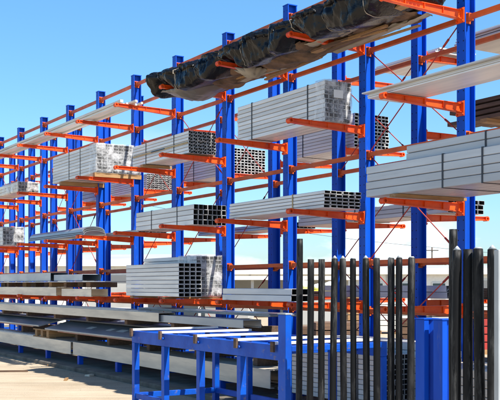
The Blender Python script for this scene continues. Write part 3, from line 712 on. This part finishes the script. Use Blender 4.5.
for (px_, Y_, zt, r_, cap), lb in zip(poles, plab):
    p = at(px_, Y_, GZ); o = thing('black_pole', lb, 'pole', world_loc=p, rz=random.uniform(0, 6), group='upright black poles')
    o.rotation_euler = (R(random.uniform(-.5, .5)), R(random.uniform(-.45, .45)), o.rotation_euler.z)
    h = zt - GZ; bm = bmesh.new(); rows = []; seg = 20; nzz = 28
    for i in range(nzz+1):
        z = h*i/nzz
        wob = Vector((noise.noise(Vector((z*1.3, px_, 0)))*.004, noise.noise(Vector((z*1.3, px_, 9)))*.004, z))
        rr = r_*(1 + .035*noise.noise(Vector((z*6, px_, 3))))
        if i == nzz: rr *= .93
        rows.append([bm.verts.new(wob + Vector((math.cos(2*math.pi*k/seg)*rr, math.sin(2*math.pi*k/seg)*rr, 0))) for k in range(seg)])
    for i in range(nzz):
        for k in range(seg): bm.faces.new((rows[i][k], rows[i][(k+1) % seg], rows[i+1][(k+1) % seg], rows[i+1][k])).smooth = True
    bm.faces.new(rows[0][::-1]); bm.faces.new(rows[-1]); tip = rows[-1][0].co - Vector((r_*.93, 0, 0))
    me = bpy.data.meshes.new('pole'); bm.to_mesh(me); bm.free(); me.materials.append(M['blackpole']); link('shaft', me, o)
    if cap:
        b = MB(); e = tip + Vector((0, 0, .001)); hh = .024 if cap == 1 else .009
        b.cyl(e, e + Vector((0, 0, hh)), r_*.85, 16, r2=.003 if cap == 1 else r_*.55); b.build('cap', 'greypost', parent=o)
# grey post at the right edge
b = MB(); b.box(-.045, .045, -.03, .03, 0, 1.59); o = b.build('grey_post', 'greypost', loc=at(504.0, 5.1, GZ), rot=(0, 0, R(8)), bevel=.004)
tag(o, 'light grey rectangular post cut by the right picture edge', 'post')
# two blue stub posts
for px_, Y_, lb, a_ in ((426.5, 6.75, 'blue stub post of bent steel, left of the pair and darker', 28), (444.5, 6.62, 'blue stub post of bent steel, right of the pair with a bright side', 28)):
    o = thing('stub_post', lb, 'post', world_loc=at(px_, Y_, GZ), rz=R(a_), group='pair of blue stub posts')
    b = MB(); b.prism([(-.06, -.05), (-.02, -.05), (0, -.028), (.02, -.05), (.06, -.05), (.06, .05), (-.06, .05)], .008, 1.155, 'z'); q = b.build('post', 'blue', parent=o, bevel=.003)
    b = MB(); b.box(-.066, .066, -.056, .056, 1.156, 1.164); b.build('cap', 'blue', parent=o)
    b = MB(); b.box(-.10, .10, -.09, .09, 0, .0075); b.build('foot_plate', 'blue', parent=o)

# ------------------------------------------------------------ beyond the rack
def warehouse(name, label, x0, x1, y, z_e, z_r, depth, wallm, doors, band=True):
    o = thing(name, label, 'warehouse', world_loc=Vector((x0, y, GZ)), rz=0)
    Lx = x1 - x0; ze = z_e - GZ; zr = z_r - GZ
    b = MB(); b.box(0, Lx, 0, depth, 0, ze); b.build('wall', wallm, parent=o)
    b = MB(); b.prism([(-.5, ze), (depth/2, zr), (depth+.5, ze), (depth+.5, ze+.15), (depth/2, zr+.15), (-.5, ze+.15)], -.4, Lx+.4, 'x'); b.build('roof', 'roof', parent=o)
    if band: b = MB(); b.box(-.3, Lx+.3, -.62, -.51, ze-.25, ze+.14); b.build('fascia', 'white', parent=o)
    x = 2.0
    while x < Lx: 
        b = MB(); b.box(x-.05, x+.05, -.05, -.005, 0, ze-.02); b.build('downpipe', 'roof', parent=o); x += 9
    for dx, w, z0, z1, dm in doors:
        b = MB(); b.box(dx-.08, dx+w+.08, -.06, -.004, max(0, z0-.08), z1+.08); q = b.build('window' if z0 > .2 else 'door', 'white', parent=o)
        b = MB(); b.box(dx, dx+w, -.09, -.061, z0, z1); b.build('pane' if z0 > .2 else 'shutter', dm, parent=q)
    return o
warehouse('warehouse', 'long low pale warehouse with a light sheet roof beyond the yard at right', -2, 34, 62, 2.55, 2.95, 18, 'white',
          [(5, 3, 0, 1.7, 'grey_wall'), (9.5, 1.2, .6, 1.5, 'glass'), (12, 1.4, .6, 1.5, 'glass'), (14, .8, .6, 1.5, 'glass'), (17, 3, 0, 1.7, 'grey_wall'), (22, 1.6, .7, 1.5, 'glass'), (26, 3, 0, 1.7, 'glass')])
warehouse('warehouse', 'white walled warehouse seen between the columns at far left', -26, -2.6, 58, 3.0, 3.6, 16, 'white',
          [(3, 3, 0, 2.0, 'grey_wall'), (8, 1.6, .9, 1.7, 'glass'), (12, 1.6, .9, 1.7, 'glass'), (16, 3.2, 0, 2.0, 'grey_wall')])
# low grey shed in front
o = thing('shed', 'low grey open shed with a white roof edge behind the middle of the rack', 'shed', world_loc=Vector((-4.5, 40, GZ)), rz=R(3))
b = MB(); b.box(-.3, 9.5, -.3, 6, 1.62, 1.78); b.build('roof', 'white', parent=o)
b = MB(); b.box(0, 9.2, 3, 3.1, 0, 1.61); b.build('wall', 'grey_wall', parent=o)
for k in range(5):
    b = MB(); b.box(.05+k*2.25, .17+k*2.25, 0, .12, 0, 1.615); b.build('post', 'roof', parent=o)
# yellow skip with pale sacks
o = thing('skip', 'yellow low skip filled with pale sacks behind the black poles', 'skip', world_loc=at(300, 33, GZ), rz=R(5))
b = MB(); b.prism([(0, 0), (1.5, 0), (1.68, .95), (-.18, .95)], 0, 1.3, 'y'); b.build('body', 'grey_wall', parent=o, bevel=.02)
b = MB(); b.box(-.25, 1.75, -.05, 1.35, .951, 1.23); b.build('rim', 'yellow', parent=o)
rs = [(.2, .25), (.65, .16), (1.1, .22), (1.45, .13)]
for x, r_ in rs:
    bm = bmesh.new(); bmesh.ops.create_icosphere(bm, subdivisions=3, radius=r_)
    for v in bm.verts: v.co *= 1 + .2*noise.noise(v.co*9 + Vector((x, 0, 0))); v.co.z *= .75
    for f in bm.faces: f.smooth = True
    me = bpy.data.meshes.new('sack'); bm.to_mesh(me); bm.free(); me.materials.append(M['white'])
    q = link('sack', me, None, at(300, 33, GZ) + Vector((x, .6, 1.23 + r_*.6)))
    tag(q, {.2: 'largest pale sack heaped in the yellow skip, leftmost', .65: 'small pale sack in the yellow skip, second from the left', 1.1: 'round pale sack in the yellow skip, third from the left', 1.45: 'smallest pale sack at the right end of the yellow skip'}[x], 'sack', 'sacks in the yellow skip')
# crates and pallets behind
def crate(label, px_, Y_, w, dp, h, m, group='goods on the ground behind the rack'):
    o = thing('crate', label, 'crate', world_loc=at(px_, Y_, GZ), rz=R(random.uniform(-12, 12)), group=group)
    for x in (.0, w/2-.05, w-.1):
        b = MB(); b.box(x, x+.1, 0, dp, 0, .1); b.build('skid', 'timber', parent=o)
    n = max(2, int(h/.16)); hh = (h-.1)/n
    for k in range(n):
        b = MB(); z = .101 + k*hh; b.box(0, w, 0, dp, z, z + hh*.86); b.build('board', m, parent=o)
    return o
cr = [('brown slatted crate seen between black poles', 348, 26, .55, .6, 1.25, 'timber'), ('red crate behind the middle black poles', 358, 28, .5, .6, 1.1, 'redpaint'),
      ('pale crate right of the red one behind the poles', 378, 27, .9, .8, 1.0, 'white'), ('grey crate in the gap beside the nearest column', 432, 24, 1.0, .8, .95, 'grey_wall'),
      ('red crate low behind the right group of thick poles', 484, 19, .5, .6, .9, 'redpaint'), ('white crate behind the right group of thick poles', 474, 21, .5, .6, 1.1, 'white'),
      ('brown crate beyond the rack at the left beneath the lowest arms', 68, 27, .7, .7, .62, 'timber'), ('brown crate beyond the rack between second and third columns', 20, 26, .8, .7, .66, 'timber'),
      ('brown crate beyond the rack under the wrapped bundle', 150, 26, 1.2, .8, .5, 'timber'), ('white crate beyond the rack at the left of centre', 92, 25, .9, .8, .8, 'white'),
      ('white crate beyond the rack near the left edge', 36, 29, 1.2, .8, .8, 'white'), ('grey crate stack beyond the rack in the middle', 205, 28, 1.3, .8, .9, 'grey_wall')]
cr += [('dark timber crate behind the first black poles', 316, 17.5, .9, .7, .72, 'timber_dark'), ('dark timber crate right of the pale one behind the poles', 398, 17, .8, .7, .8, 'timber_dark'),
      ('broad dark crate behind the tall blue corner post', 282, 18.5, .9, .7, .6, 'timber_dark'), ('dark crate behind the rack left of the centre, near the ground', 118, 20, 1.1, .7, .5, 'timber_dark')]
for a in cr: crate(*a)
# trees far off
def tree(label, px_, Y_, h, r_):
    o = thing('tree', label, 'tree', world_loc=at(px_, Y_, GZ), rz=0, group='distant trees')
    b = MB(); b.cyl((0, 0, 0), (0, 0, h*.6), .16, 8, .08)
    for k in range(5):
        a = k*1.3; b.cyl((0, 0, h*(.35+.05*k)), (math.cos(a)*r_*.6, math.sin(a)*r_*.6, h*(.6+.06*k)), .06, 6, .02)
    b.build('trunk', 'bark', parent=o)
    bm = bmesh.new()
    cl = [(Vector((random.uniform(-1, 1)*r_*.7, random.uniform(-1, 1)*r_*.7, h*random.uniform(.5, .95))), random.uniform(.25, .5)*r_) for _ in range(16)]
    for c, rr in cl:
        for _ in range(70):
            p = c + Vector((random.gauss(0, 1), random.gauss(0, 1), random.gauss(0, .8)))*rr*.6
            u = Vector((random.gauss(0, 1), random.gauss(0, 1), random.gauss(0, 1))).normalized()*.14; v = u.orthogonal().normalized()*.09
            bm.faces.new([bm.verts.new(p+u), bm.verts.new(p+v), bm.verts.new(p-u), bm.verts.new(p-v)])
    me = bpy.data.meshes.new('crown'); bm.to_mesh(me); bm.free(); me.materials.append(M['leaf']); link('crown', me, o)
tree('small round tree far away left of the thick poles', 439, 96, 3.6, 1.4)
tree('broader far tree right behind the pointed pole', 447, 98, 3.3, 1.5)
# utility poles and cable
ends = []
for px_, Y_, h, lb in ((137, 92, 9.4, 'distant utility pole hidden among the left columns'), (432, 105, 5.6, 'distant thin utility pole just left of the blue stub posts, above the roof'), (700, 118, 4.6, 'distant utility pole outside the right of the picture')):
    if px_ == 700: ends.append(at(px_, Y_, GZ + h)); continue
    p = at(px_, Y_, GZ); o = thing('utility_pole', lb, 'pole', world_loc=p, rz=0)
    b = MB(); b.cyl((0, 0, 0), (0, 0, h), .11, 8, .07); b.build('mast', 'bark', parent=o)
    b = MB(); b.box(-.7, .7, -.125, -.075, h-.4, h-.3); b.build('crossarm', 'bark', parent=o); ends.append(p + Vector((0, 0, h)))
b = MB()
for i in range(2):
    p, q = ends[i], ends[i+1]; prev = None
    for k in range(25):
        u = k/24; c = p.lerp(q, u) - Vector((0, 0, 4*u*(1-u)*.5))
        if prev: b.cyl(prev, c, .02, 5)
        prev = c
o = b.build('power_cable', 'strap'); tag(o, 'thin dark overhead cable sloping down to the right behind the rack', 'cable')
